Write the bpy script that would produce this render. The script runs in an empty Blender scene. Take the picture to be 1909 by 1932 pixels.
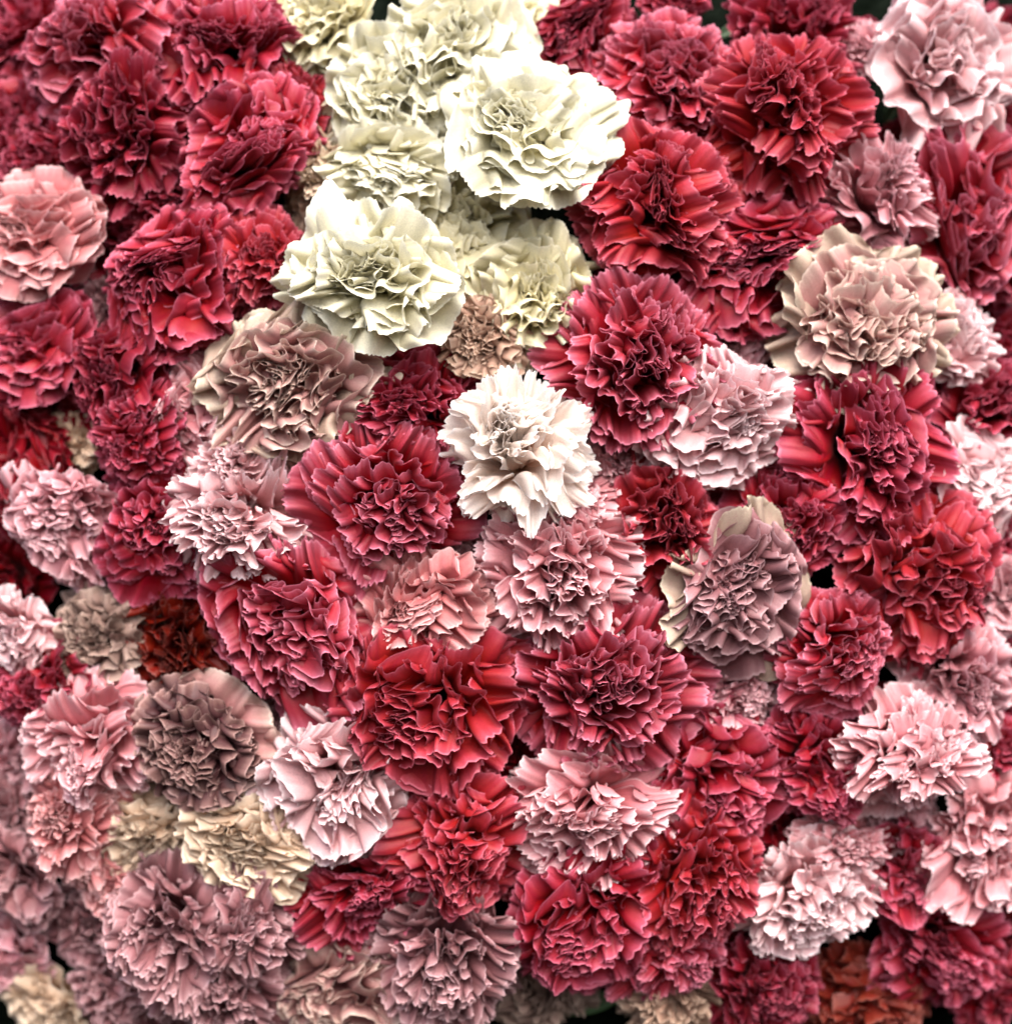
import bpy, math, random
import numpy as np
from mathutils import Vector, Matrix

scene = bpy.context.scene
col = scene.collection
R = math.radians

# ------------------------------------------------------------------ camera
SPAN = 0.46            # metres across the frame at the plane y = 0
DIST = 0.86            # camera distance from that plane
FW, FH = 1909.0, 1932.0   # size of the view the positions were read from
cam_d = bpy.data.cameras.new('camera')
cam = bpy.data.objects.new('camera', cam_d)
col.objects.link(cam)
cam.location = (0, -DIST, 0)
cam.rotation_euler = (R(90), 0, 0)
cam_d.sensor_fit = 'HORIZONTAL'
cam_d.sensor_width = 36
cam_d.lens = 36 * DIST / SPAN * (1011 / 1011)
cam_d.clip_start = 0.02
cam_d.clip_end = 50
cam_d.dof.use_dof = True
cam_d.dof.focus_distance = DIST - 0.035
cam_d.dof.aperture_fstop = 3.6
scene.camera = cam

# ------------------------------------------------------------------ world and light
SUN_EL, SUN_AZ = 50.0, 12.0       # azimuth measured from the camera side towards the right
w = bpy.data.worlds.new('World')
scene.world = w
w.use_nodes = True
wn = w.node_tree
bg = wn.nodes['Background']
sky = wn.nodes.new('ShaderNodeTexSky')
sky.sky_type = 'NISHITA'
sky.sun_disc = False
sky.sun_elevation = R(SUN_EL)
sky.sun_rotation = R(180 - SUN_AZ)
sky.air_density = 0.7
sky.dust_density = 6.0
wn.links.new(sky.outputs[0], bg.inputs[0])
bg.inputs[1].default_value = 0.15

sun_d = bpy.data.lights.new('sun', 'SUN')
sun_d.energy = 2.1
sun_d.angle = R(60)
sun_d.color = (1.0, 0.975, 0.955)
sun = bpy.data.objects.new('sun', sun_d)
col.objects.link(sun)
sd = Vector((math.sin(R(SUN_AZ)) * math.cos(R(SUN_EL)), -math.cos(R(SUN_AZ)) * math.cos(R(SUN_EL)), math.sin(R(SUN_EL))))
sun.rotation_euler = sd.to_track_quat('Z', 'Y').to_euler()
sun.location = sd * 3

scene.view_settings.view_transform = 'Standard'
scene.view_settings.look = 'None'
scene.view_settings.gamma = 1
scene.view_settings.use_curve_mapping = False
scene.view_settings.exposure = 1.32

scene.render.engine = 'CYCLES'
scene.cycles.use_denoising = True
scene.cycles.max_bounces = 6
scene.cycles.diffuse_bounces = 4
scene.cycles.transmission_bounces = 3

# ------------------------------------------------------------------ materials
def petal_material(name, base, mid, rim, rough=0.45, transl=0.27, fleck=None, sheen=0.05, spec=0.2):
    if name != 'petal_white':
        base, mid, rim = ([c * (.85 if name in ('petal_cream', 'petal_ivory') else .84 if max(mid) > .345 or mid[1] > .05 else .92) for c in q] for q in (base, mid, rim))
    m = bpy.data.materials.new(name)
    m.use_nodes = True
    nt = m.node_tree
    n = nt.nodes; L = nt.links
    n.clear()
    out = n.new('ShaderNodeOutputMaterial')
    pr = n.new('ShaderNodeBsdfPrincipled')
    tr = n.new('ShaderNodeBsdfTranslucent')
    mx = n.new('ShaderNodeMixShader'); mx.inputs[0].default_value = transl
    uv = n.new('ShaderNodeUVMap'); uv.uv_map = 'UVMap'
    sep = n.new('ShaderNodeSeparateXYZ')
    L.new(uv.outputs[0], sep.inputs[0])
    # veins run along the petal and spread with it
    mp = n.new('ShaderNodeMapping'); mp.inputs['Scale'].default_value = (26, 2.2, 1)
    oi = n.new('ShaderNodeObjectInfo')
    ad = n.new('ShaderNodeVectorMath'); ad.operation = 'ADD'
    mul = n.new('ShaderNodeMath'); mul.operation = 'MULTIPLY'; mul.inputs[1].default_value = 37.0
    L.new(oi.outputs['Random'], mul.inputs[0])
    cmb = n.new('ShaderNodeCombineXYZ'); L.new(mul.outputs[0], cmb.inputs[2]); L.new(mul.outputs[0], cmb.inputs[0])
    L.new(uv.outputs[0], mp.inputs[0]); L.new(mp.outputs[0], ad.inputs[0]); L.new(cmb.outputs[0], ad.inputs[1])
    vein = n.new('ShaderNodeTexNoise'); vein.inputs['Scale'].default_value = 1.0; vein.inputs['Detail'].default_value = 3
    L.new(ad.outputs[0], vein.inputs['Vector'])
    # blotches in object space
    tc = n.new('ShaderNodeTexCoord')
    blot = n.new('ShaderNodeTexNoise'); blot.inputs['Scale'].default_value = 55; blot.inputs['Detail'].default_value = 4
    ad2 = n.new('ShaderNodeVectorMath'); ad2.operation = 'ADD'
    L.new(tc.outputs['Object'], ad2.inputs[0]); L.new(cmb.outputs[0], ad2.inputs[1]); L.new(ad2.outputs[0], blot.inputs['Vector'])
    # length along the petal, broken up by the veins
    ma = n.new('ShaderNodeMath'); ma.operation = 'MULTIPLY_ADD'; ma.inputs[1].default_value = 0.16; ma.inputs[2].default_value = -0.08
    L.new(vein.outputs['Fac'], ma.inputs[0])
    s1 = n.new('ShaderNodeMath'); s1.operation = 'ADD'; L.new(sep.outputs[1], s1.inputs[0]); L.new(ma.outputs[0], s1.inputs[1])
    # thin paler rim, own paling plus painted-in edge light, along the free edge, the sides of the fan too
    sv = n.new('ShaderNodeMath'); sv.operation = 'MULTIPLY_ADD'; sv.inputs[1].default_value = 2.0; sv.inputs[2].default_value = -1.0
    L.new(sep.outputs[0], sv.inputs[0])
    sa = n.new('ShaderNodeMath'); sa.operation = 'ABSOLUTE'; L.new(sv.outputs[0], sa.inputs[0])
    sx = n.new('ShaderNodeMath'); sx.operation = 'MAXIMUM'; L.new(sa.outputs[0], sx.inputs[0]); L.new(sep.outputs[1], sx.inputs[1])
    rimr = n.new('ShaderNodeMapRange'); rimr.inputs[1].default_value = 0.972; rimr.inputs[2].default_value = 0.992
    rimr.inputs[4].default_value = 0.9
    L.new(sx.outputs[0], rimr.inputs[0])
    cr = n.new('ShaderNodeValToRGB')
    e = cr.color_ramp.elements
    e[0].position = 0.30; e[0].color = (*base, 1)  # foot colour, with warm shade of the folds painted in on pale petals
    e[1].position = 0.70; e[1].color = (*mid, 1)
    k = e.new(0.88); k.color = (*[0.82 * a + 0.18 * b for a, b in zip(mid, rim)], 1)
    k = e.new(0.99); k.color = (*[0.35 * a + 0.65 * b for a, b in zip(mid, rim)], 1)  # tips pale naturally; on reds the pink sky highlight is painted in too
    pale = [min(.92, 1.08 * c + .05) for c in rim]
    L.new(s1.outputs[0], cr.inputs[0])
    hsv = n.new('ShaderNodeHueSaturation'); hsv.inputs['Saturation'].default_value = 1.08 if mid[1] > .05 else 1.04
    # value varies from petal to petal and in blotches
    vv = n.new('ShaderNodeMath'); vv.operation = 'MULTIPLY_ADD'; vv.inputs[1].default_value = 0.26; vv.inputs[2].default_value = 0.87
    L.new(oi.outputs['Random'], vv.inputs[0])
    bb = n.new('ShaderNodeMath'); bb.operation = 'MULTIPLY_ADD'; bb.inputs[1].default_value = 0.5; bb.inputs[2].default_value = 0.75
    L.new(blot.outputs['Fac'], bb.inputs[0])
    vm = n.new('ShaderNodeMath'); vm.operation = 'MULTIPLY'; L.new(vv.outputs[0], vm.inputs[0]); L.new(bb.outputs[0], vm.inputs[1])
    L.new(vm.outputs[0], hsv.inputs['Value'])
    hh = n.new('ShaderNodeMath'); hh.operation = 'MULTIPLY_ADD'; hh.inputs[1].default_value = 0.02; hh.inputs[2].default_value = 0.49
    L.new(vein.outputs['Fac'], hh.inputs[0]); L.new(hh.outputs[0], hsv.inputs['Hue'])
    rmix = n.new('ShaderNodeMix'); rmix.data_type = 'RGBA'
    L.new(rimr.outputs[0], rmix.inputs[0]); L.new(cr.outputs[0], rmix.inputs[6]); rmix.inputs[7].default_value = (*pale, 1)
    L.new(rmix.outputs[2], hsv.inputs['Color'])
    colour = hsv.outputs[0]
    if fleck:
        fm = n.new('ShaderNodeMix'); fm.data_type = 'RGBA'
        fl = n.new('ShaderNodeTexNoise'); fl.inputs['Scale'].default_value = 90; fl.inputs['Detail'].default_value = 5
        L.new(ad2.outputs[0], fl.inputs['Vector'])
        fr = n.new('ShaderNodeMapRange'); fr.inputs[1].default_value = 0.52; fr.inputs[2].default_value = 0.72
        L.new(fl.outputs['Fac'], fr.inputs[0])
        L.new(fr.outputs[0], fm.inputs[0]); L.new(colour, fm.inputs[6]); fm.inputs[7].default_value = (*fleck, 1)
        colour = fm.outputs[2]
    L.new(colour, pr.inputs['Base Color']); L.new(colour, tr.inputs['Color'])
    pr.inputs['Roughness'].default_value = rough
    pr.inputs['Specular IOR Level'].default_value = spec
    pr.inputs['Sheen Weight'].default_value = sheen
    pr.inputs['Sheen Roughness'].default_value = 0.4
    pr.inputs['Sheen Tint'].default_value = (*[min(1, 0.35 + 0.65 * c) for c in rim], 1)
    bp = n.new('ShaderNodeBump'); bp.inputs['Strength'].default_value = 0.14; bp.inputs['Distance'].default_value = 0.001
    L.new(vein.outputs['Fac'], bp.inputs['Height'])
    L.new(bp.outputs[0], pr.inputs['Normal'])
    L.new(pr.outputs[0], mx.inputs[1]); L.new(tr.outputs[0], mx.inputs[2]); L.new(mx.outputs[0], out.inputs[0])
    return m

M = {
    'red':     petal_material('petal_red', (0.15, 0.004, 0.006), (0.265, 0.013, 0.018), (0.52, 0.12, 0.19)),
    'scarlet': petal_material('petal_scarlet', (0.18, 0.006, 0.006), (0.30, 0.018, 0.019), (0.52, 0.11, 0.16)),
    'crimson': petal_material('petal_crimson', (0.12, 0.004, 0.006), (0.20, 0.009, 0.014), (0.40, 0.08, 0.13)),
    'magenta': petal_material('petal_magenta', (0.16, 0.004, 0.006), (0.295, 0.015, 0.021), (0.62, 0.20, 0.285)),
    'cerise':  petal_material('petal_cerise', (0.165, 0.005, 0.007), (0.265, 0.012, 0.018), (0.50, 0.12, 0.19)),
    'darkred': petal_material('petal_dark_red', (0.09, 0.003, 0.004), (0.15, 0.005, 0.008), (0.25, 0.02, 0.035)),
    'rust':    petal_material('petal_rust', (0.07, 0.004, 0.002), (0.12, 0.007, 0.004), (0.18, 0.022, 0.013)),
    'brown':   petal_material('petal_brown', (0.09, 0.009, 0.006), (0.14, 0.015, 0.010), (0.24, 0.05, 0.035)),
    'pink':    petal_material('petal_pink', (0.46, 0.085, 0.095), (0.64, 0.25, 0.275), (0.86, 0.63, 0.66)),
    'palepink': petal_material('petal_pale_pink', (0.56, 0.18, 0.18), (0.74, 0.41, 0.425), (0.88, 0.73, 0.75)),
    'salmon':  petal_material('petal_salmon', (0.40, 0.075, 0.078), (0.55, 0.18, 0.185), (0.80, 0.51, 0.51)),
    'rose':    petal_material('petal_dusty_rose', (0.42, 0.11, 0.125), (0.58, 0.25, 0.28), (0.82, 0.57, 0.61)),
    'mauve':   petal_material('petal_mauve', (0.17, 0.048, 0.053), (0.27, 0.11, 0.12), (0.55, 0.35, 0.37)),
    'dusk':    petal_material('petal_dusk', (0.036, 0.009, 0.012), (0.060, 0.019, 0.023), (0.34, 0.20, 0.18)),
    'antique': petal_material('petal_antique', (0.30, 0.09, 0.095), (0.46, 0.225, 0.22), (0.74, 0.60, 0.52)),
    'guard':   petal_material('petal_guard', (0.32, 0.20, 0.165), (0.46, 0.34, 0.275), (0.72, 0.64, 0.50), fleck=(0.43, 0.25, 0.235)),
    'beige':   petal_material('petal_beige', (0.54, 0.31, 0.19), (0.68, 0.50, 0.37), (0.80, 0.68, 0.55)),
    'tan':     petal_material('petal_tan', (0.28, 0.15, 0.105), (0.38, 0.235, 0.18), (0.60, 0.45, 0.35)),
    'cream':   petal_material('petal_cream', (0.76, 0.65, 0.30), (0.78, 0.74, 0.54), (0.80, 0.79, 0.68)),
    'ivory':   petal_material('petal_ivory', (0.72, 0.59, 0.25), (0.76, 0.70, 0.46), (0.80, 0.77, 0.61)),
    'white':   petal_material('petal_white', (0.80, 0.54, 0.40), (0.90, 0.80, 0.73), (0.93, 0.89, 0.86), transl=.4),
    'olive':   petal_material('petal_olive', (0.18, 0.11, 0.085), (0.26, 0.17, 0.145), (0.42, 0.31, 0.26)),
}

def plain_material(name, c1, c2, scale, rough=0.7, bump=0.3, dist=0.002):
    m = bpy.data.materials.new(name)
    m.use_nodes = True
    nt = m.node_tree
    pr = nt.nodes['Principled BSDF']
    tc = nt.nodes.new('ShaderNodeTexCoord')
    no = nt.nodes.new('ShaderNodeTexNoise'); no.inputs['Scale'].default_value = scale; no.inputs['Detail'].default_value = 6
    nt.links.new(tc.outputs['Object'], no.inputs['Vector'])
    cr = nt.nodes.new('ShaderNodeValToRGB')
    cr.color_ramp.elements[0].position = 0.35; cr.color_ramp.elements[0].color = (*c1, 1)
    cr.color_ramp.elements[1].position = 0.65; cr.color_ramp.elements[1].color = (*c2, 1)
    nt.links.new(no.outputs['Fac'], cr.inputs[0]); nt.links.new(cr.outputs[0], pr.inputs['Base Color'])
    bp = nt.nodes.new('ShaderNodeBump'); bp.inputs['Strength'].default_value = bump; bp.inputs['Distance'].default_value = dist
    nt.links.new(no.outputs['Fac'], bp.inputs['Height']); nt.links.new(bp.outputs[0], pr.inputs['Normal'])
    pr.inputs['Roughness'].default_value = rough
    return m
M_LEAF = plain_material('leaf_green', (0.020, 0.050, 0.016), (0.045, 0.095, 0.035), 60, 0.55)
M_CALYX = plain_material('calyx_green', (0.05, 0.10, 0.03), (0.10, 0.16, 0.06), 80, 0.55)
M_STEM = plain_material('stem_green', (0.03, 0.07, 0.02), (0.06, 0.11, 0.04), 90, 0.55)
M_BACK = plain_material('foam_dark', (0.002, 0.003, 0.002), (0.005, 0.007, 0.005), 140, 0.95, 0.8, 0.004)

M_BACK.node_tree.nodes['Principled BSDF'].inputs['Specular IOR Level'].default_value = 0.0

# ------------------------------------------------------------------ mesh helpers
def grid_mesh(name, P, U):
    """P: (nu, nv, 3) points, U: (nu, nv, 2) uvs -> smooth quad mesh"""
    nu, nv = P.shape[:2]
    me = bpy.data.meshes.new(name)
    idx = np.arange(nu * nv).reshape(nu, nv)
    q = np.stack([idx[:-1, :-1], idx[:-1, 1:], idx[1:, 1:], idx[1:, :-1]], -1).reshape(-1, 4).astype(np.int32)
    nf = len(q)
    me.vertices.add(nu * nv); me.vertices.foreach_set('co', P.reshape(-1).astype(np.float32))
    me.loops.add(nf * 4); me.loops.foreach_set('vertex_index', q.reshape(-1))
    me.polygons.add(nf)
    me.polygons.foreach_set('loop_start', np.arange(0, nf * 4, 4, dtype=np.int32))
    me.polygons.foreach_set('use_smooth', np.ones(nf, dtype=bool))
    lay = me.uv_layers.new(name='UVMap')
    lay.data.foreach_set('uv', U.reshape(-1, 2)[q.reshape(-1)].reshape(-1).astype(np.float32))
    me.update(calc_edges=True)
    return me

def sm(a, b, x):
    t = np.clip((x - a) / (b - a), 0, 1)
    return t * t * (3 - 2 * t)

def bez(p, t):
    p = np.array(p, float)
    t = t[:, None]
    return ((1 - t) ** 3) * p[0] + 3 * ((1 - t) ** 2) * t * p[1] + 3 * (1 - t) * t * t * p[2] + t ** 3 * p[3]

def petal_points(rg, sp, t, az, rank):
    """one carnation petal: a narrow claw that opens into a fan whose toothed
    edge is longer than its chord and so lies in pleats.
    t: 0 outermost .. 1 innermost"""
    nu = 12 if t < .55 else 11
    nv = sp['nv0'] if t < .55 else sp['nv1']
    # profile in the (radius, height) plane
    th = R(sp['th0'] + (sp['th1'] - sp['th0']) * t ** sp['thp'] + rg.uniform(-1, 1) * sp['thj'])
    ln = sp['len0'] + (sp['len1'] - sp['len0']) * t + rg.uniform(-.07, .07) + (rg.uniform(-.13, .12) * sp['ragged'] if t < .4 else 0)
    tip = np.array([ln * math.sin(th), sp['h'] * ln * math.cos(th) - .12])
    tip = tip + sp['flare'] * (.5 + .5 * math.sin(math.pi * min(1, t * 1.5 + .1))) * min(1, (1 - t) * 2.2) * np.array([math.cos(th), -math.sin(th)])
    root = np.array([0.03 + .05 * (1 - t), -.72])
    c1 = np.array([.05 + .10 * (1 - t), -.25 + .12 * t])
    out = np.array([math.sin(th), math.cos(th)])
    tang = np.array([math.cos(th), -math.sin(th)])
    bend = sp['bend'] * (1 - t) + rg.uniform(-.12, .16)
    c2 = tip - .38 * ln * out + bend * .30 * np.array([-tang[0], -tang[1]])
    hu = np.linspace(0, 1, nu) ** .8
    v = np.linspace(-1, 1, nv)
    prof = bez([root, c1, c2, tip], hu)
    d = np.gradient(prof, hu, axis=0)
    d /= np.linalg.norm(d, axis=1)[:, None] + 1e-9
    nrm = np.stack([-d[:, 1], d[:, 0]], 1)      # towards the axis / upwards
    # outline
    nt_ = sp['teeth'] * (.8 + .5 * (1 - t)) * rg.uniform(.85, 1.15)
    ph = rg.uniform(0, 9)
    saw = np.abs(((v * nt_ * .5 + ph + .35 * np.sin(3 * v + ph)) % 1) * 2 - 1)
    big = .5 + .5 * np.sin(v * 4.1 + ph * 2)
    cell = np.floor(v * nt_ * .5 + ph + .35 * np.sin(3 * v + ph)).astype(int) - int(ph) + 40
    depth = sp['tooth'] * (.15 + 1.5 * rg.uniform(0, 1, 100)[np.clip(cell, 0, 99)])
    edge = 1 - sp['round'] * np.abs(v) ** 3.0 - depth * saw - sp['lobe'] * big * rg.uniform(.4, 1.0)
    U = hu[:, None] * np.ones(nv)[None]
    ue = hu[:, None] * (1 + (edge[None] - 1) * sm(.45, 1, hu)[:, None])
    # width of the fan
    w0 = (sp['w0'] + (sp['w1'] - sp['w0']) * t) * rg.uniform(.85, 1.18)
    wid = w0 * (.10 + .90 * sm(.12, .92, hu) ** .95)
    # pleats: the heading of the cross-section swings from side to side
    f = (sp['f0'] + (sp['f1'] - sp['f0']) * t) * rg.uniform(.8, 1.25)
    g = np.sin(math.pi * f * v + rg.uniform(0, 7)) + .5 * np.sin(math.pi * f * 1.6 * v + rg.uniform(0, 7)) \
        + .15 * np.sin(math.pi * f * 2.6 * v + rg.uniform(0, 7))
    g = np.tanh(1.5 * g / np.abs(g).max()) / math.tanh(1.5)
    g2 = np.sin(math.pi * f * 2.3 * v + rg.uniform(0, 7)) + .8 * np.sin(math.pi * f * 3.7 * v + rg.uniform(0, 7))
    g2 /= np.abs(g2).max()
    om = R((sp['om0'] + (sp['om1'] - sp['om0']) * t) * rg.uniform(.75, 1.2))
    al = om * sm(.22, .95, hu)[:, None] ** 1.1 * g[None] + R(sp['fr']) * sm(.62, 1.0, hu)[:, None] * g2[None]
    dv = v[1] - v[0]
    cx = np.cumsum(np.cos(al), 1) * dv; cy = np.cumsum(np.sin(al), 1) * dv
    mid = nv // 2
    cx -= cx[:, mid:mid + 1]; cy -= cy[:, mid:mid + 1]
    cx -= .5 * (cx[:, :1] + cx[:, -1:]) * .5
    cy -= cy.mean(1, keepdims=True)
    X = cx * wid[:, None]; Y = cy * wid[:, None]
    cup = (sp['cup0'] + (sp['cup1'] - sp['cup0']) * t) + rg.uniform(-.18, .18)
    Y = Y + cup * X * X / (w0 + .05)
    # edge rolls back a little here and there
    roll = rg.uniform(-.02, .07) * sp['roll']
    Y = Y - roll * sm(.75, 1, U) * (1 + .8 * np.sin(2.2 * v + ph)[None])
    # rows follow the toothed outline
    rr = np.empty_like(X); zz = np.empty_like(X)
    for a, arr in ((0, rr), (1, zz)):
        arr[:] = np.interp(ue.ravel(), hu, prof[:, a]).reshape(ue.shape)
    nr = np.interp(ue.ravel(), hu, nrm[:, 0]).reshape(ue.shape); nz = np.interp(ue.ravel(), hu, nrm[:, 1]).reshape(ue.shape)
    rad = rr + Y * nr
    z = zz + Y * nz
    tw = rg.uniform(-.35, .35) * sp['twist']
    ca, sa = math.cos(az), math.sin(az)
    side = X + tw * (U ** 2) * .25
    x = rad * ca - side * sa
    y = rad * sa + side * ca
    P = np.stack([x, y, z], -1)
    UV = np.stack([(v * .5 + .5)[None] * np.ones(nu)[:, None], U], -1)
    return P, UV

STYLES = {
    # full carnation with large pleated petals
    'std':  dict(flare=.20, n=46, ragged=0.5, th0=95, th1=-2, thp=.84, thj=9, len0=1.0, len1=.70, h=0.76, bend=.5, teeth=16, tooth=.032, round=.28, lobe=.05,
                 w0=.70, w1=.50, f0=3.4, f1=2.8, om0=86, om1=100, fr=26, cup0=.10, cup1=.40, roll=1.5, twist=1.2, nv0=66, nv1=50, warp=0.08, clump=.22),
    # looser, larger petals, deep folds
    'loose': dict(flare=.18, n=36, ragged=0.6, th0=95, th1=2, thp=.82, thj=10, len0=1.02, len1=.76, h=0.72, bend=.5, teeth=18, tooth=.028, round=.26, lobe=.06,
                 w0=.86, w1=.64, f0=3.6, f1=3.0, om0=90, om1=104, fr=22, cup0=.06, cup1=.32, roll=1.8, twist=1.2, nv0=72, nv1=54, warp=0.09, clump=.22),
    # broad smooth guard petals round a tightly crumpled heart
    'rosette': dict(flare=.14, n=46, ragged=0.2, th0=93, th1=-4, thp=.66, thj=7, len0=1.02, len1=.58, h=0.74, bend=.8, teeth=18, tooth=.018, round=.32, lobe=.05,
                 w0=.78, w1=.56, f0=2.5, f1=2.0, om0=78, om1=104, fr=16, cup0=.12, cup1=.5, roll=1.8, twist=1, nv0=58, nv1=46, warp=0.08, clump=.22),
    # many narrow deeply toothed petals
    'fringe': dict(flare=.30, n=78, ragged=0.5, th0=100, th1=-6, thp=.94, thj=12, len0=1.0, len1=.82, h=0.9, bend=.3, teeth=8, tooth=.055, round=.26, lobe=.06,
                 w0=.42, w1=.36, f0=2.0, f1=1.9, om0=88, om1=98, fr=20, cup0=.06, cup1=.3, roll=1.8, twist=1.4, nv0=34, nv1=30, warp=0.07, clump=.24),
    # finely pleated ball
    'ruffle': dict(flare=.25, n=50, ragged=0.5, th0=97, th1=-4, thp=.90, thj=10, len0=1.0, len1=.76, h=0.84, bend=.4, teeth=14, tooth=.038, round=.26, lobe=.06,
                 w0=.66, w1=.52, f0=3.7, f1=3.1, om0=96, om1=106, fr=26, cup0=.08, cup1=.32, roll=1.5, twist=1.3, nv0=66, nv1=52, warp=0.08, clump=.25),
    # antique: tight curled heart, wide wavy guards
    'curl': dict(flare=.14, n=44, ragged=0.2, th0=94, th1=-2, thp=.62, thj=7, len0=1.02, len1=.64, h=0.74, bend=.7, teeth=16, tooth=.016, round=.26, lobe=.05,
                 w0=.86, w1=.60, f0=2.9, f1=2.9, om0=84, om1=114, fr=12, cup0=.12, cup1=.38, roll=1.8, twist=.8, nv0=60, nv1=50, warp=0.07, clump=.18),
}
VARIANTS = {'std': 11, 'loose': 9, 'rosette': 8, 'fringe': 4, 'ruffle': 11, 'curl': 6}

_protos = {}
def flower_meshes(style, var):
    key = (style, var)
    if key in _protos:
        return _protos[key]
    sp = STYLES[style]
    rg = np.random.default_rng(1000 * list(STYLES).index(style) + var * 17 + 3)
    n = sp['n'] + int(rg.integers(-3, 4))
    res = []
    # warp shared by all petals so that neighbours bend together
    ks = rg.normal(0, 2.6, (5, 3)); ps = rg.uniform(0, 7, 5); am = rg.normal(0, 1, (5, 3)) * sp['warp'] * .6
    # heart of the flower is seldom central and often in two or three clumps
    ncl = int(rg.integers(1, 4))
    cl = rg.uniform(-1, 1, (ncl, 2)) * sp['clump']
    for i in range(n):
        t = i / (n - 1)
        az = i * 2.39996 + rg.uniform(-.35, .35)
        P, UV = petal_points(rg, sp, t, az, i)
        if t > .45:
            c = cl[i % ncl]
            k = sm(.2, .9, UV[..., 1]) * min(1, (t - .45) * 2.5)
            P[..., 0] += c[0] * k; P[..., 1] += c[1] * k
        Wp = P.copy()
        for a in range(5):
            s = np.sin(Wp @ ks[a] + ps[a])
            P = P + s[..., None] * am[a] * sm(-.6, .1, Wp[..., 2:3])
        res.append((grid_mesh('petal', P, UV), t))
    _protos[key] = res
    return res

def lathe(name, prof, seg=10):
    a = np.linspace(0, 2 * math.pi, seg + 1)
    pr = np.array(prof, float)
    P = np.stack([pr[:, :1] * np.cos(a)[None], pr[:, :1] * np.sin(a)[None], pr[:, 1:] * np.ones(seg + 1)[None]], -1)
    U = np.stack(np.meshgrid(np.linspace(0, 1, seg + 1), np.linspace(0, 1, len(pr))), -1)
    return grid_mesh(name, P, U)

CALYX = lathe('calyx', [(.001, -1.16), (.06, -1.15), (.095, -1.08), (.12, -.90), (.135, -.74), (.16, -.60), (.185, -.52), (.15, -.54), (.10, -.62)], 12)
STEM = lathe('stem', [(.001, -2.9), (.034, -2.89), (.034, -2.2), (.032, -1.7), (.036, -1.2), (.001, -1.10)], 8)

# ------------------------------------------------------------------ the backing
def dome(x, z):
    """depth of the bulging flower display: nearest in the middle, falling away to the sides"""
    return 0.72 * (x * x) + 0.62 * ((z - .01) ** 2)

def backing():
    n = 41
    xs = np.linspace(-.42, .42, n); zs = np.linspace(-.42, .42, n)
    X, Z = np.meshgrid(xs, zs)
    rg = np.random.default_rng(5)
    Y = dome(X, Z) + .082 + .004 * np.sin(X * 60) * np.sin(Z * 53)
    me = grid_mesh('backing', np.stack([X, Y, Z], -1), np.stack([X, Z], -1))
    o = bpy.data.objects.new('backdrop', me)
    me.materials.append(M_BACK)
    col.objects.link(o)
    o['kind'] = 'structure'
    md = o.modifiers.new('thickness', 'SOLIDIFY'); md.thickness = 0.03; md.offset = 1
    return o
backing()

# ------------------------------------------------------------------ the flowers
def world_at(px, py, depth):
    """view pixel -> point on the plane y = depth"""
    k = SPAN / FW
    s = (DIST + depth) / DIST
    return Vector(((px - FW / 2) * k * s, depth, -(py - FH / 2) * k * s)), s

def place(px, py, off):
    p = Vector((0, 0, 0)); d = 0
    for _ in range(6):
        p, s = world_at(px, py, d)
        d = dome(p.x, p.z) + off
    return world_at(px, py, d)

GROW = {0: 1.20, 1: 1.24, 2: 1.30, 3: 1.36}   # petals run on under their neighbours
LAYER = {0: -0.007, 1: 0.003, 2: 0.013, 3: 0.023}

def carnation(px, py, r, style, mats, layer, tx, ty, spin, var, label, squash=1.0, lift=0.0):
    p, s = place(px, py, LAYER[layer] - lift)
    rad = r * SPAN / FW * s * GROW[layer]
    # facing: out from the bulge, turned by tx (to the right) and ty (downwards), degrees
    nx = 2 * .72 * p.x + math.tan(R(tx)); nz = 2 * .62 * p.z - math.tan(R(ty))
    face = Vector((nx, -1, nz)).normalized()
    q = face.to_track_quat('Z', 'Y')
    q = q @ Matrix.Rotation(R(spin), 4, 'Z').to_quaternion()
    root = bpy.data.objects.new('carnation', None)
    root.empty_display_size = .01
    col.objects.link(root)
    root.location = p
    root.rotation_mode = 'QUATERNION'
    root.rotation_quaternion = q
    sq = 1 if lift > 0 else 1 + .10 * math.sin(px * 1.7 + py * .9)
    root.scale = (rad * sq, rad * squash / sq, rad)
    root['label'] = label
    root['category'] = 'carnation'
    root['group'] = 'carnations massed on the display'
    inner, guard, ng = mats if isinstance(mats, tuple) else (mats, mats, 0)
    for me, t in flower_meshes(style, var % VARIANTS[style]):
        if not me.materials:
            me.materials.append(M[inner])
        o = bpy.data.objects.new('petal', me)
        col.objects.link(o)
        o.parent = root
        o.material_slots[0].link = 'OBJECT'
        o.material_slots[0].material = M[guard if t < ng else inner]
    for nm, me, mt in (('calyx', CALYX, M_CALYX), ('stem', STEM, M_STEM)):
        if not me.materials:
            me.materials.append(mt)
        o = bpy.data.objects.new(nm, me)
        col.objects.link(o)
        o.parent = root
    return root

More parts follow.
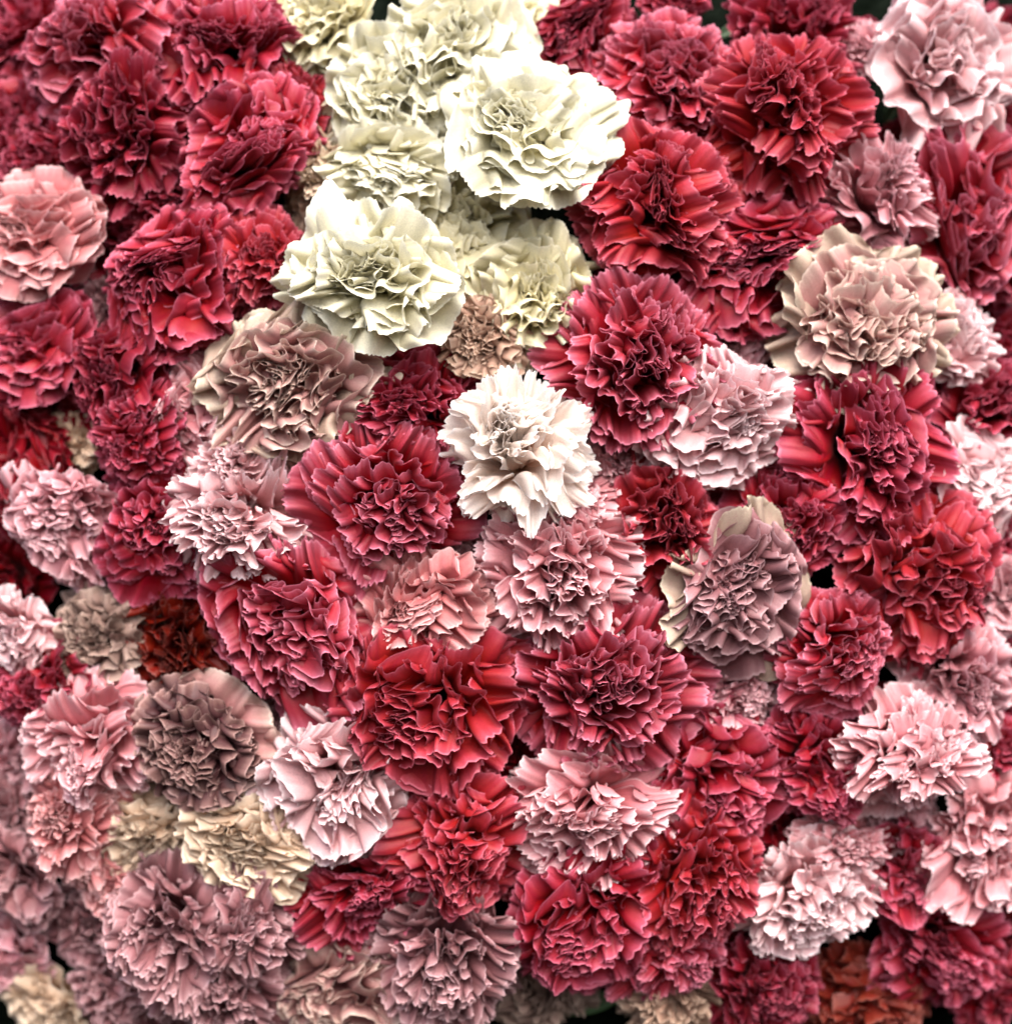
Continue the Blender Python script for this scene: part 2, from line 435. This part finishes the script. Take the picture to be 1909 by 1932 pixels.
# px, py, radius, style, colours, layer, turn right, turn down, spin, variant, label
A = ('antique', 'guard', .17)
FLOWERS = [
 # --- creams
 (1000, 240, 148, 'rosette', 'cream', 0, 4, -4, 20, 0, 'very large cream carnation with broad smooth outer petals, right of the cream group', 1, .010),
 (690, 525, 150, 'rosette', 'cream', 0, -4, -2, 195, 1, 'very large cream carnation with crumpled heart above the beige green-edged carnation', 1, .014),
 (1010, 540, 118, 'rosette', 'ivory', 1, 6, 6, 10, 2, 'yellowish ivory carnation just above the small tan carnation'),
 (860, 85, 140, 'rosette', 'cream', 1, -6, -8, 140, 3, 'cream carnation with crumpled heart cut by the top edge of the cream group'),
 (725, 180, 118, 'rosette', 'cream', 1, -8, 10, 200, 4, 'medium cream carnation left of the very large smooth-petalled cream one'),
 (725, 325, 118, 'rosette', 'cream', 1, -10, 14, 260, 5, 'medium cream carnation between the two very large cream carnations'),
 (865, 425, 112, 'rosette', 'ivory', 2, 4, -14, 310, 6, 'cream carnation tucked behind the two very large cream carnations'),
 (610, 290, 88, 'ruffle', 'beige', 2, -14, 0, 30, 0, 'small beige carnation pressed between the cream group and the scarlet carnations'),
 (600, 35, 96, 'rosette', 'ivory', 1, -12, -8, 55, 7, 'cream carnation beside the fan-petalled cerise carnation at the top'),
 (965, 20, 74, 'rosette', 'ivory', 2, 14, -16, 120, 8, 'small cream carnation behind the topmost cream one, beside a dark red carnation'),
 (595, 385, 64, 'rosette', 'tan', 3, -16, 8, 99, 2, 'small shaded tan carnation under the beige one beside the creams'),
 # --- centre
 (985, 842, 132, 'fringe', 'white', 0, 2, -12, 0, 0, 'white carnation with many narrow deeply fringed petals', 1, .012),
 (905, 640, 82, 'curl', 'tan', 1, 0, 4, 40, 0, 'small tan tightly curled carnation above the white fringed one'),
 (880, 725, 62, 'curl', 'tan', 3, -6, 6, 140, 1, 'small tan carnation hidden behind the white fringed one'),
 (550, 735, 150, 'curl', ('antique', 'guard', .24), 0, -4, 16, 10, 2, 'large beige-pink carnation with wavy green-edged guard petals'),
 (1205, 690, 166, 'ruffle', 'magenta', 0, 4, 4, 33, 1, 'large magenta-red carnation right of the white fringed one, with paler petal tips'),
 (715, 950, 160, 'std', 'magenta', 0, -2, 10, 15, 2, 'large crimson carnation with magenta fan petals left of the white fringed one'),
 (795, 765, 118, 'ruffle', 'red', 1, 6, -8, 80, 3, 'red carnation wedged between the beige-pink and white fringed carnations'),
 (455, 985, 134, 'fringe', 'palepink', 0, -6, 8, 50, 1, 'pale pink fringed carnation left of the large crimson one'),
 (440, 865, 84, 'fringe', 'palepink', 1, -8, -12, 170, 2, 'small pale pink fringed carnation under the beige-pink green-edged one'),
 (355, 770, 84, 'loose', 'pink', 1, -16, 0, 77, 0, 'pink carnation half hidden behind the beige-pink green-edged one'),
 (375, 690, 70, 'loose', 'rose', 2, -10, -10, 11, 1, 'dusty pink carnation peeping above the beige-pink green-edged one'),
 (1060, 1090, 158, 'ruffle', 'pink', 0, 4, 6, 64, 12, 'large pink carnation directly below the white fringed one'),
 (1085, 955, 76, 'ruffle', 'pink', 1, 10, -14, 5, 5, 'small pink carnation touching the right underside of the white fringed one'),
 (805, 1155, 118, 'loose', 'salmon', 0, -2, 14, 200, 2, 'dusty salmon carnation with wide wavy lower petals'),
 (870, 1050, 64, 'curl', 'mauve', 2, 0, 0, 77, 3, 'small dusty mauve carnation between the crimson and large pink ones'),
 (1185, 865, 72, 'loose', 'rose', 2, 4, 12, 21, 3, 'small dusty rose carnation right beside the white fringed one'),
 (1375, 785, 124, 'loose', 'palepink', 0, 8, 12, 200, 6, 'light pink carnation with wavy petals spilling below the magenta-red one'),
 (1255, 1000, 126, 'std', 'scarlet', 1, 4, 6, 11, 0, 'scarlet carnation right of the large pink one'),
 (1222, 1130, 58, 'std', 'darkred', 3, 0, 10, 90, 1, 'small dark red carnation deep in the gap below a scarlet one'),
 (540, 1195, 156, 'loose', 'magenta', 0, -6, 10, 120, 5, 'bright pinkish red carnation with smooth fan petals at its lower left'),
 (805, 1345, 166, 'std', 'scarlet', 0, 0, 2, 45, 3, 'large scarlet carnation above the light pink bow-shaped one'),
 (1145, 1315, 172, 'std', 'magenta', 0, 0, 8, 12, 4, 'large red carnation with pink-tipped petals directly below the large pink one'),
 (560, 1345, 70, 'loose', 'mauve', 3, -2, 0, 33, 6, 'shaded mauve carnation behind the light pink bow-shaped one'),
 (632, 1490, 150, 'loose', 'palepink', 0, 0, 8, 88, 7, 'light pink carnation shaped like a bow, with broad spreading side petals'),
 (1110, 1535, 146, 'ruffle', 'pink', 0, 0, 4, 20, 6, 'pink carnation with tightly ruffled heart among the lower reds'),
 (870, 1600, 132, 'std', 'scarlet', 0, 2, 8, 100, 5, 'scarlet carnation between the two ruffled pink carnations'),
 (675, 1690, 122, 'ruffle', 'red', 1, -4, 12, 130, 7, 'red carnation below the light pink bow-shaped one'),
 (1345, 1490, 132, 'loose', 'red', 1, 4, 10, 60, 8, 'red carnation with deep open folds beside the tightly ruffled pink one'),
 (1390, 1125, 146, 'curl', ('mauve', 'guard', .13), 0, 6, 12, 250, 4, 'dusty mauve carnation with cream-green lower guard petals'),
 (1390, 1320, 86, 'ruffle', 'rose', 2, 4, 16, 40, 8, 'small dusty pink carnation under the mauve one with cream-green guards'),
 # --- upper right
 (1240, 378, 152, 'std', 'scarlet', 0, 4, 4, 77, 6, 'large scarlet carnation right below the very large smooth cream one'),
 (1485, 225, 160, 'ruffle', 'scarlet', 0, 6, 8, 0, 9, 'very large scarlet carnation between the magenta-red and pale pink ones at the top'),
 (1262, 140, 118, 'std', 'magenta', 1, 2, 6, 160, 7, 'magenta-red cupped carnation beside the dark gap at the top'),
 (1440, 500, 132, 'loose', 'red', 1, 6, 12, 15, 9, 'red carnation with long wavy folds beside the antique pink one'),
 (1105, 65, 98, 'loose', 'crimson', 2, 8, 4, 45, 0, 'dark crimson carnation between the creams and the dark gap'),
 (1275, 0, 54, 'std', 'red', 2, 4, 10, 30, 8, 'small red carnation hanging beside a green leaf'),
 (1520, 55, 122, 'std', 'crimson', 2, 8, -12, 200, 9, 'shaded crimson carnation seen from its side behind the very large scarlet one'),
 (1790, 120, 148, 'rosette', 'palepink', 0, 4, 2, 111, 4, 'large pale pink carnation with broad smooth petals'),
 (1635, 95, 50, 'loose', 'rose', 1, -16, 14, 0, 3, 'small withered dusty pink carnation hanging off the large pale pink one'),
 (1650, 365, 104, 'fringe', 'rose', 1, 4, -4, 20, 3, 'dusty pink carnation directly above the antique pink one'),
 (1640, 605, 158, 'curl', A, 0, 2, 2, 200, 5, 'large antique pink carnation with beige wavy guards and tightly curled heart'),
 (1835, 375, 136, 'loose', 'magenta', 1, 6, 6, 90, 1, 'magenta-red carnation with deep wavy folds below the large pale pink one'),
 (1890, 225, 64, 'std', 'scarlet', 2, 10, 0, 10, 10, 'small scarlet carnation just under the large pale pink one'),
 (1895, 505, 66, 'loose', 'cerise', 2, 12, 8, 140, 2, 'shaded cerise carnation under the magenta-red wavy one'),
 (1812, 640, 86, 'rosette', 'palepink', 1, 14, 4, 40, 5, 'small pale pink carnation pressed against the antique pink one'),
 (1870, 770, 104, 'std', 'red', 2, 10, 0, 22, 11, 'shaded red carnation below the small pale pink one'),
 (1640, 850, 160, 'std', 'red', 0, 4, 6, 150, 12, 'very large red carnation directly below the antique pink one'),
 (1862, 915, 100, 'rosette', 'palepink', 1, 14, 8, 210, 6, 'pale pink carnation beside the very large red one'),
 (1750, 1085, 146, 'loose', 'scarlet', 0, 8, 8, 170, 3, 'scarlet carnation with outstretched petals below the pale pink one'),
 (1490, 985, 110, 'loose', 'red', 1, -6, 6, 240, 4, 'red carnation with rolled edges leaning over the mauve one with cream-green guards'),
 (1580, 1240, 118, 'std', 'magenta', 0, 6, 14, 60, 13, 'magenta-red carnation between the mauve and the twin dusty pink ones'),
 (1395, 640, 60, 'rosette', 'rose', 3, 0, 0, 60, 7, 'dusty pink carnation hidden above the wavy light pink one'),
 # --- right edge and lower right
 (1815, 1265, 112, 'fringe', 'rose', 1, 8, -2, 130, 0, 'dusty pink carnation, upper of the twin pair'),
 (1720, 1420, 128, 'ruffle', 'pink', 0, 6, 6, 99, 10, 'dusty pink carnation, lower of the twin pair'),
 (1895, 1420, 62, 'std', 'red', 1, 14, 4, 10, 0, 'small red carnation beside the twin dusty pink pair'),
 (1860, 1600, 120, 'loose', 'pink', 0, 10, 4, 44, 5, 'pink carnation with long outer petals below the twin dusty pink pair'),
 (1700, 1545, 70, 'loose', 'rose', 2, 4, 6, 111, 6, 'shaded dusty rose carnation under the twin dusty pink pair'),
 (1540, 1445, 106, 'ruffle', 'cerise', 1, 4, 6, 55, 11, 'cerise carnation between the deep-folded red one and the twin dusty pink pair'),
 (1525, 1700, 128, 'ruffle', 'palepink', 0, 2, 8, 30, 12, 'tall light pink carnation with ruffled petals among the lowest reds'),
 (1600, 1590, 80, 'fringe', 'pink', 1, 6, -8, 80, 1, 'small pink carnation behind the tall light pink one'),
 (1710, 1650, 106, 'loose', 'cerise', 1, 8, 8, 20, 7, 'cerise carnation right beside the tall light pink one'),
 (1780, 1800, 116, 'std', 'cerise', 1, 8, 14, 200, 1, 'cerise carnation below the pink one with long outer petals'),
 (1870, 1870, 84, 'std', 'crimson', 2, 12, 14, 10, 2, 'shaded crimson carnation under the lowest cerise one'),
 (1640, 1900, 104, 'loose', 'brown', 2, 4, 14, 90, 8, 'browned rusty carnation at the very bottom'),
 (1310, 1670, 128, 'ruffle', 'scarlet', 0, 2, 6, 0, 13, 'scarlet ruffled carnation left of the tall light pink one'),
 (1105, 1740, 146, 'std', 'red', 0, -2, 10, 70, 3, 'large red carnation directly below the tightly ruffled pink one'),
 (1245, 1795, 108, 'ruffle', 'magenta', 1, 2, 16, 130, 0, 'magenta-red carnation above the grey-beige withered one'),
 (1275, 1885, 92, 'fringe', 'tan', 2, 0, 10, 40, 2, 'withered grey-beige carnation at the bottom'),
 (1440, 1885, 112, 'std', 'crimson', 1, 4, 14, 5, 4, 'dark crimson carnation below the tall light pink one'),
 # --- upper left
 (190, 70, 142, 'std', 'magenta', 0, -6, -4, 40, 5, 'magenta carnation with pale rims beside the fan-petalled cerise one'),
 (415, 82, 132, 'std', 'cerise', 0, 0, -2, 150, 6, 'cerise carnation with one broad smooth fan petal, left of the creams'),
 (25, 60, 104, 'ruffle', 'cerise', 2, -14, 0, 20, 1, 'shaded cerise carnation left of the pale-rimmed magenta one'),
 (15, 220, 104, 'std', 'red', 2, -14, 4, 88, 7, 'shaded red carnation left of the dark-hearted crimson one'),
 (225, 240, 140, 'std', 'crimson', 0, -4, 4, 100, 8, 'crimson carnation with dark heart below the pale-rimmed magenta one'),
 (465, 275, 124, 'loose', 'red', 0, 4, 6, 210, 9, 'red carnation with one big upright petal, left of the beige one'),
 (555, 180, 76, 'std', 'scarlet', 1, 10, -10, 10, 9, 'small scarlet carnation between the cerise fan-petalled one and the creams'),
 (100, 315, 100, 'ruffle', 'cerise', 2, -10, 8, 140, 2, 'cerise carnation behind the dark-hearted crimson one'),
 (320, 530, 134, 'loose', 'red', 0, -2, 4, 30, 0, 'red carnation with fan petals and a raised fold, left of the cream with crumpled heart'),
 (480, 490, 104, 'std', 'scarlet', 1, 6, 4, 90, 10, 'scarlet carnation touching the left of the very large crumpled cream one'),
 (310, 385, 92, 'ruffle', 'crimson', 2, -2, 0, 0, 3, 'shaded crimson carnation above the red fan-petalled one'),
 (195, 450, 96, 'std', 'crimson', 3, -8, 4, 45, 11, 'deep shaded crimson carnation beside the salmon pink one'),
 (60, 440, 124, 'rosette', 'salmon', 0, -12, 6, 10, 8, 'salmon pink carnation among dark reds, turned to one side'),
 (60, 650, 110, 'rosette', 'red', 1, -12, 6, 30, 0, 'dark red cupped carnation below the salmon pink one'),
 (190, 590, 76, 'loose', 'mauve', 3, -8, 6, 60, 2, 'shaded mauve carnation between the salmon pink and fan-petalled red ones'),
 (230, 700, 106, 'ruffle', 'crimson', 1, -6, 0, 160, 4, 'crimson carnation left of the half-hidden pink one'),
 (265, 820, 96, 'ruffle', 'cerise', 1, -4, 10, 30, 5, 'cerise carnation left of the small pale pink fringed one'),
 (35, 885, 114, 'loose', 'darkred', 2, -12, 6, 130, 1, 'very dark red carnation beside the beige petals'),
 (125, 840, 56, 'loose', 'beige', 3, -10, 6, 0, 3, 'small beige carnation deep between dark red ones'),
 (150, 700, 80, 'std', 'darkred', 3, -8, 6, 0, 12, 'dark red carnation deep below the shaded mauve one'),
 (120, 1000, 108, 'loose', 'rose', 1, -10, 22, 20, 4, 'drooping dusty pink carnation with fluted hanging petals'),
 (295, 1010, 124, 'std', 'cerise', 1, -6, 6, 80, 13, 'cerise carnation left of the pale pink fringed one'),
 (10, 1200, 84, 'loose', 'palepink', 1, -14, 10, 100, 5, 'pale pink carnation under the drooping dusty pink one'),
 (190, 1205, 94, 'curl', 'olive', 2, -8, 4, 10, 6, 'withered brownish mauve carnation left of the rust red one'),
 (75, 1300, 106, 'ruffle', 'red', 1, -10, 8, 60, 6, 'red carnation above the twin pink ruffled ones'),
 (330, 1220, 106, 'loose', 'rust', 2, -4, 6, 150, 6, 'dark rust-orange carnation above the dusky purple-brown one'),
 (165, 1400, 126, 'ruffle', 'pink', 0, -8, 0, 20, 7, 'pink carnation beside the dusky purple-brown one, upper of two'),
 (135, 1555, 118, 'ruffle', 'salmon', 0, -8, 8, 90, 8, 'deeper pink carnation left of the peach-beige one, lower of two'),
 (375, 1412, 128, 'curl', ('dusk', 'antique', .05), 0, -4, 2, 60, 0, 'dusky purple-brown carnation with tight curls and cream rims'),
 (275, 1580, 92, 'curl', 'beige', 1, -6, 8, 90, 1, 'small peach-beige carnation with rolled folds'),
 (455, 1585, 112, 'curl', 'beige', 0, 2, 6, 140, 2, 'cream-beige carnation directly under the dusky purple-brown one'),
 (330, 1790, 156, 'ruffle', 'mauve', 0, -6, 10, 10, 9, 'very large mauve carnation at the bottom below the beige ones'),
 (475, 1730, 124, 'ruffle', 'mauve', 1, 0, 8, 80, 10, 'mauve carnation squeezed under the cream-beige one'),
 (440, 1890, 124, 'ruffle', 'mauve', 1, -2, 12, 200, 11, 'mauve carnation at the very bottom beneath the very large mauve one'),
 (205, 1665, 70, 'loose', 'salmon', 1, -8, 12, 40, 7, 'small salmon pink carnation hanging under the deeper pink one'),
 (175, 1755, 84, 'loose', 'mauve', 2, -8, 8, 120, 8, 'shaded mauve carnation with loose petals beside the very large mauve one'),
 (15, 1660, 90, 'loose', 'mauve', 1, -14, 6, 60, 9, 'mauve carnation with drooping petals left of the deeper pink one'),
 (10, 1800, 84, 'loose', 'rose', 2, -12, 10, 140, 0, 'pale greyish pink carnation under the drooping mauve one'),
 (90, 1895, 84, 'rosette', 'beige', 2, -10, 12, 15, 1, 'yellowish beige carnation in the bottom corner'),
 (835, 1830, 152, 'ruffle', 'mauve', 0, 0, 12, 60, 12, 'large mauve carnation below the scarlet ones at the bottom'),
 (660, 1885, 108, 'loose', 'antique', 1, -2, 14, 10, 1, 'beige-pink carnation at the very bottom beside the large mauve one'),
 (5, 1100, 80, 'std', 'darkred', 3, -14, 4, 20, 2, 'very dark red carnation in shade behind the drooping dusty pink one'),
 (20, 1440, 80, 'loose', 'rose', 3, -14, 4, 20, 2, 'shaded rose carnation behind the upper of two pink ones'),
 (1, 1530, 66, 'std', 'mauve', 2, -14, 4, 120, 6, 'small shaded mauve carnation beside the deeper pink one'),
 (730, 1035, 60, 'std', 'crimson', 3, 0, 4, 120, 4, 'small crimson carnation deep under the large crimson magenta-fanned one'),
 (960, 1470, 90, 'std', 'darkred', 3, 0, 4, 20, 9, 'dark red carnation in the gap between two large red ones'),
 (1895, 1010, 80, 'std', 'red', 3, 12, 4, 20, 3, 'shaded red carnation behind the scarlet one with outstretched petals'),
 (622, 128, 76, 'rosette', 'ivory', 2, -8, 4, 20, 1, 'shaded cream carnation between the topmost and the small scarlet one'),
 (1482, 1570, 84, 'std', 'darkred', 3, 4, 4, 200, 5, 'dark red carnation in the gap above the tall light pink one'),
 (1890, 1125, 80, 'loose', 'rose', 2, 12, 4, 70, 7, 'shaded dusty rose carnation behind the outstretched scarlet one'),
 (235, 1892, 96, 'ruffle', 'mauve', 2, -6, 10, 50, 2, 'shaded mauve carnation under the very large mauve one, beside the yellowish beige one'),
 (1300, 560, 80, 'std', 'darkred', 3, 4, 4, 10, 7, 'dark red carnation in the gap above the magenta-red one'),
 (1010, 1880, 86, 'loose', 'olive', 3, 6, 14, 60, 2, 'dull olive-beige carnation in shade beside the bottom gap'),
]

for f in FLOWERS:
    carnation(*f)

# shaded heads deep between the others
rf = random.Random(4)
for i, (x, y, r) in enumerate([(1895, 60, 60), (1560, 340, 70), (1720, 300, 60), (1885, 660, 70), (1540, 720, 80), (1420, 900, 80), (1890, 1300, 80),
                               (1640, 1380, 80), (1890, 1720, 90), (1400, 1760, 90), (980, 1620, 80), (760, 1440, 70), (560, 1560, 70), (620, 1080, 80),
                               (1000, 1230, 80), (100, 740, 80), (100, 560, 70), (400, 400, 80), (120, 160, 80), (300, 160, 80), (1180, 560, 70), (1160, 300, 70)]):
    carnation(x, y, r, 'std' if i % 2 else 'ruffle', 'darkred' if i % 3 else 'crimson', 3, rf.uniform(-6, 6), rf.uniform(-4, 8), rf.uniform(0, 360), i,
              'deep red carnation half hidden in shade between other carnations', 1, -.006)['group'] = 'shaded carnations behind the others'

# ------------------------------------------------------------------ leaf
def leaf(px, py, off, length, width, ang, label):
    p, s = place(px, py, off)
    nu, nv = 14, 5
    u = np.linspace(0, 1, nu); v = np.linspace(-1, 1, nv)
    wd = width * np.sin(np.pi * np.clip(u * .96 + .04, 0, 1)) ** .6
    P = np.zeros((nu, nv, 3))
    P[..., 0] = (u * length)[:, None]
    P[..., 1] = wd[:, None] * v[None]
    P[..., 2] = (.25 * length * u ** 2)[:, None] + np.abs(v)[None] * wd[:, None] * .5
    UV = np.stack(np.meshgrid(v * .5 + .5, u), -1)
    me = grid_mesh('leaf', P, UV); me.materials.append(M_LEAF)
    o = bpy.data.objects.new('leaf', me); col.objects.link(o)
    o.location = p
    o.rotation_euler = (R(90), R(-ang), 0)
    md = o.modifiers.new('thickness', 'SOLIDIFY'); md.thickness = .0006
    o['label'] = label; o['category'] = 'leaf'
leaf(1212, 55, .030, .035, .006, 70, 'dark green leaf showing in the gap beside the small red carnation')
leaf(1350, 70, .045, .040, .004, 25, 'narrow dark leaf in the black gap beside the cupped magenta-red carnation')
leaf(1668, 235, .040, .030, .004, 60, 'narrow dark leaf in the gap under the large pale pink carnation')
leaf(70, 1770, .035, .032, .004, 40, 'dark green leaf above the yellowish beige carnation')
leaf(1060, 1910, .035, .034, .005, 20, 'dark green leaf beside the dull olive-beige carnation')
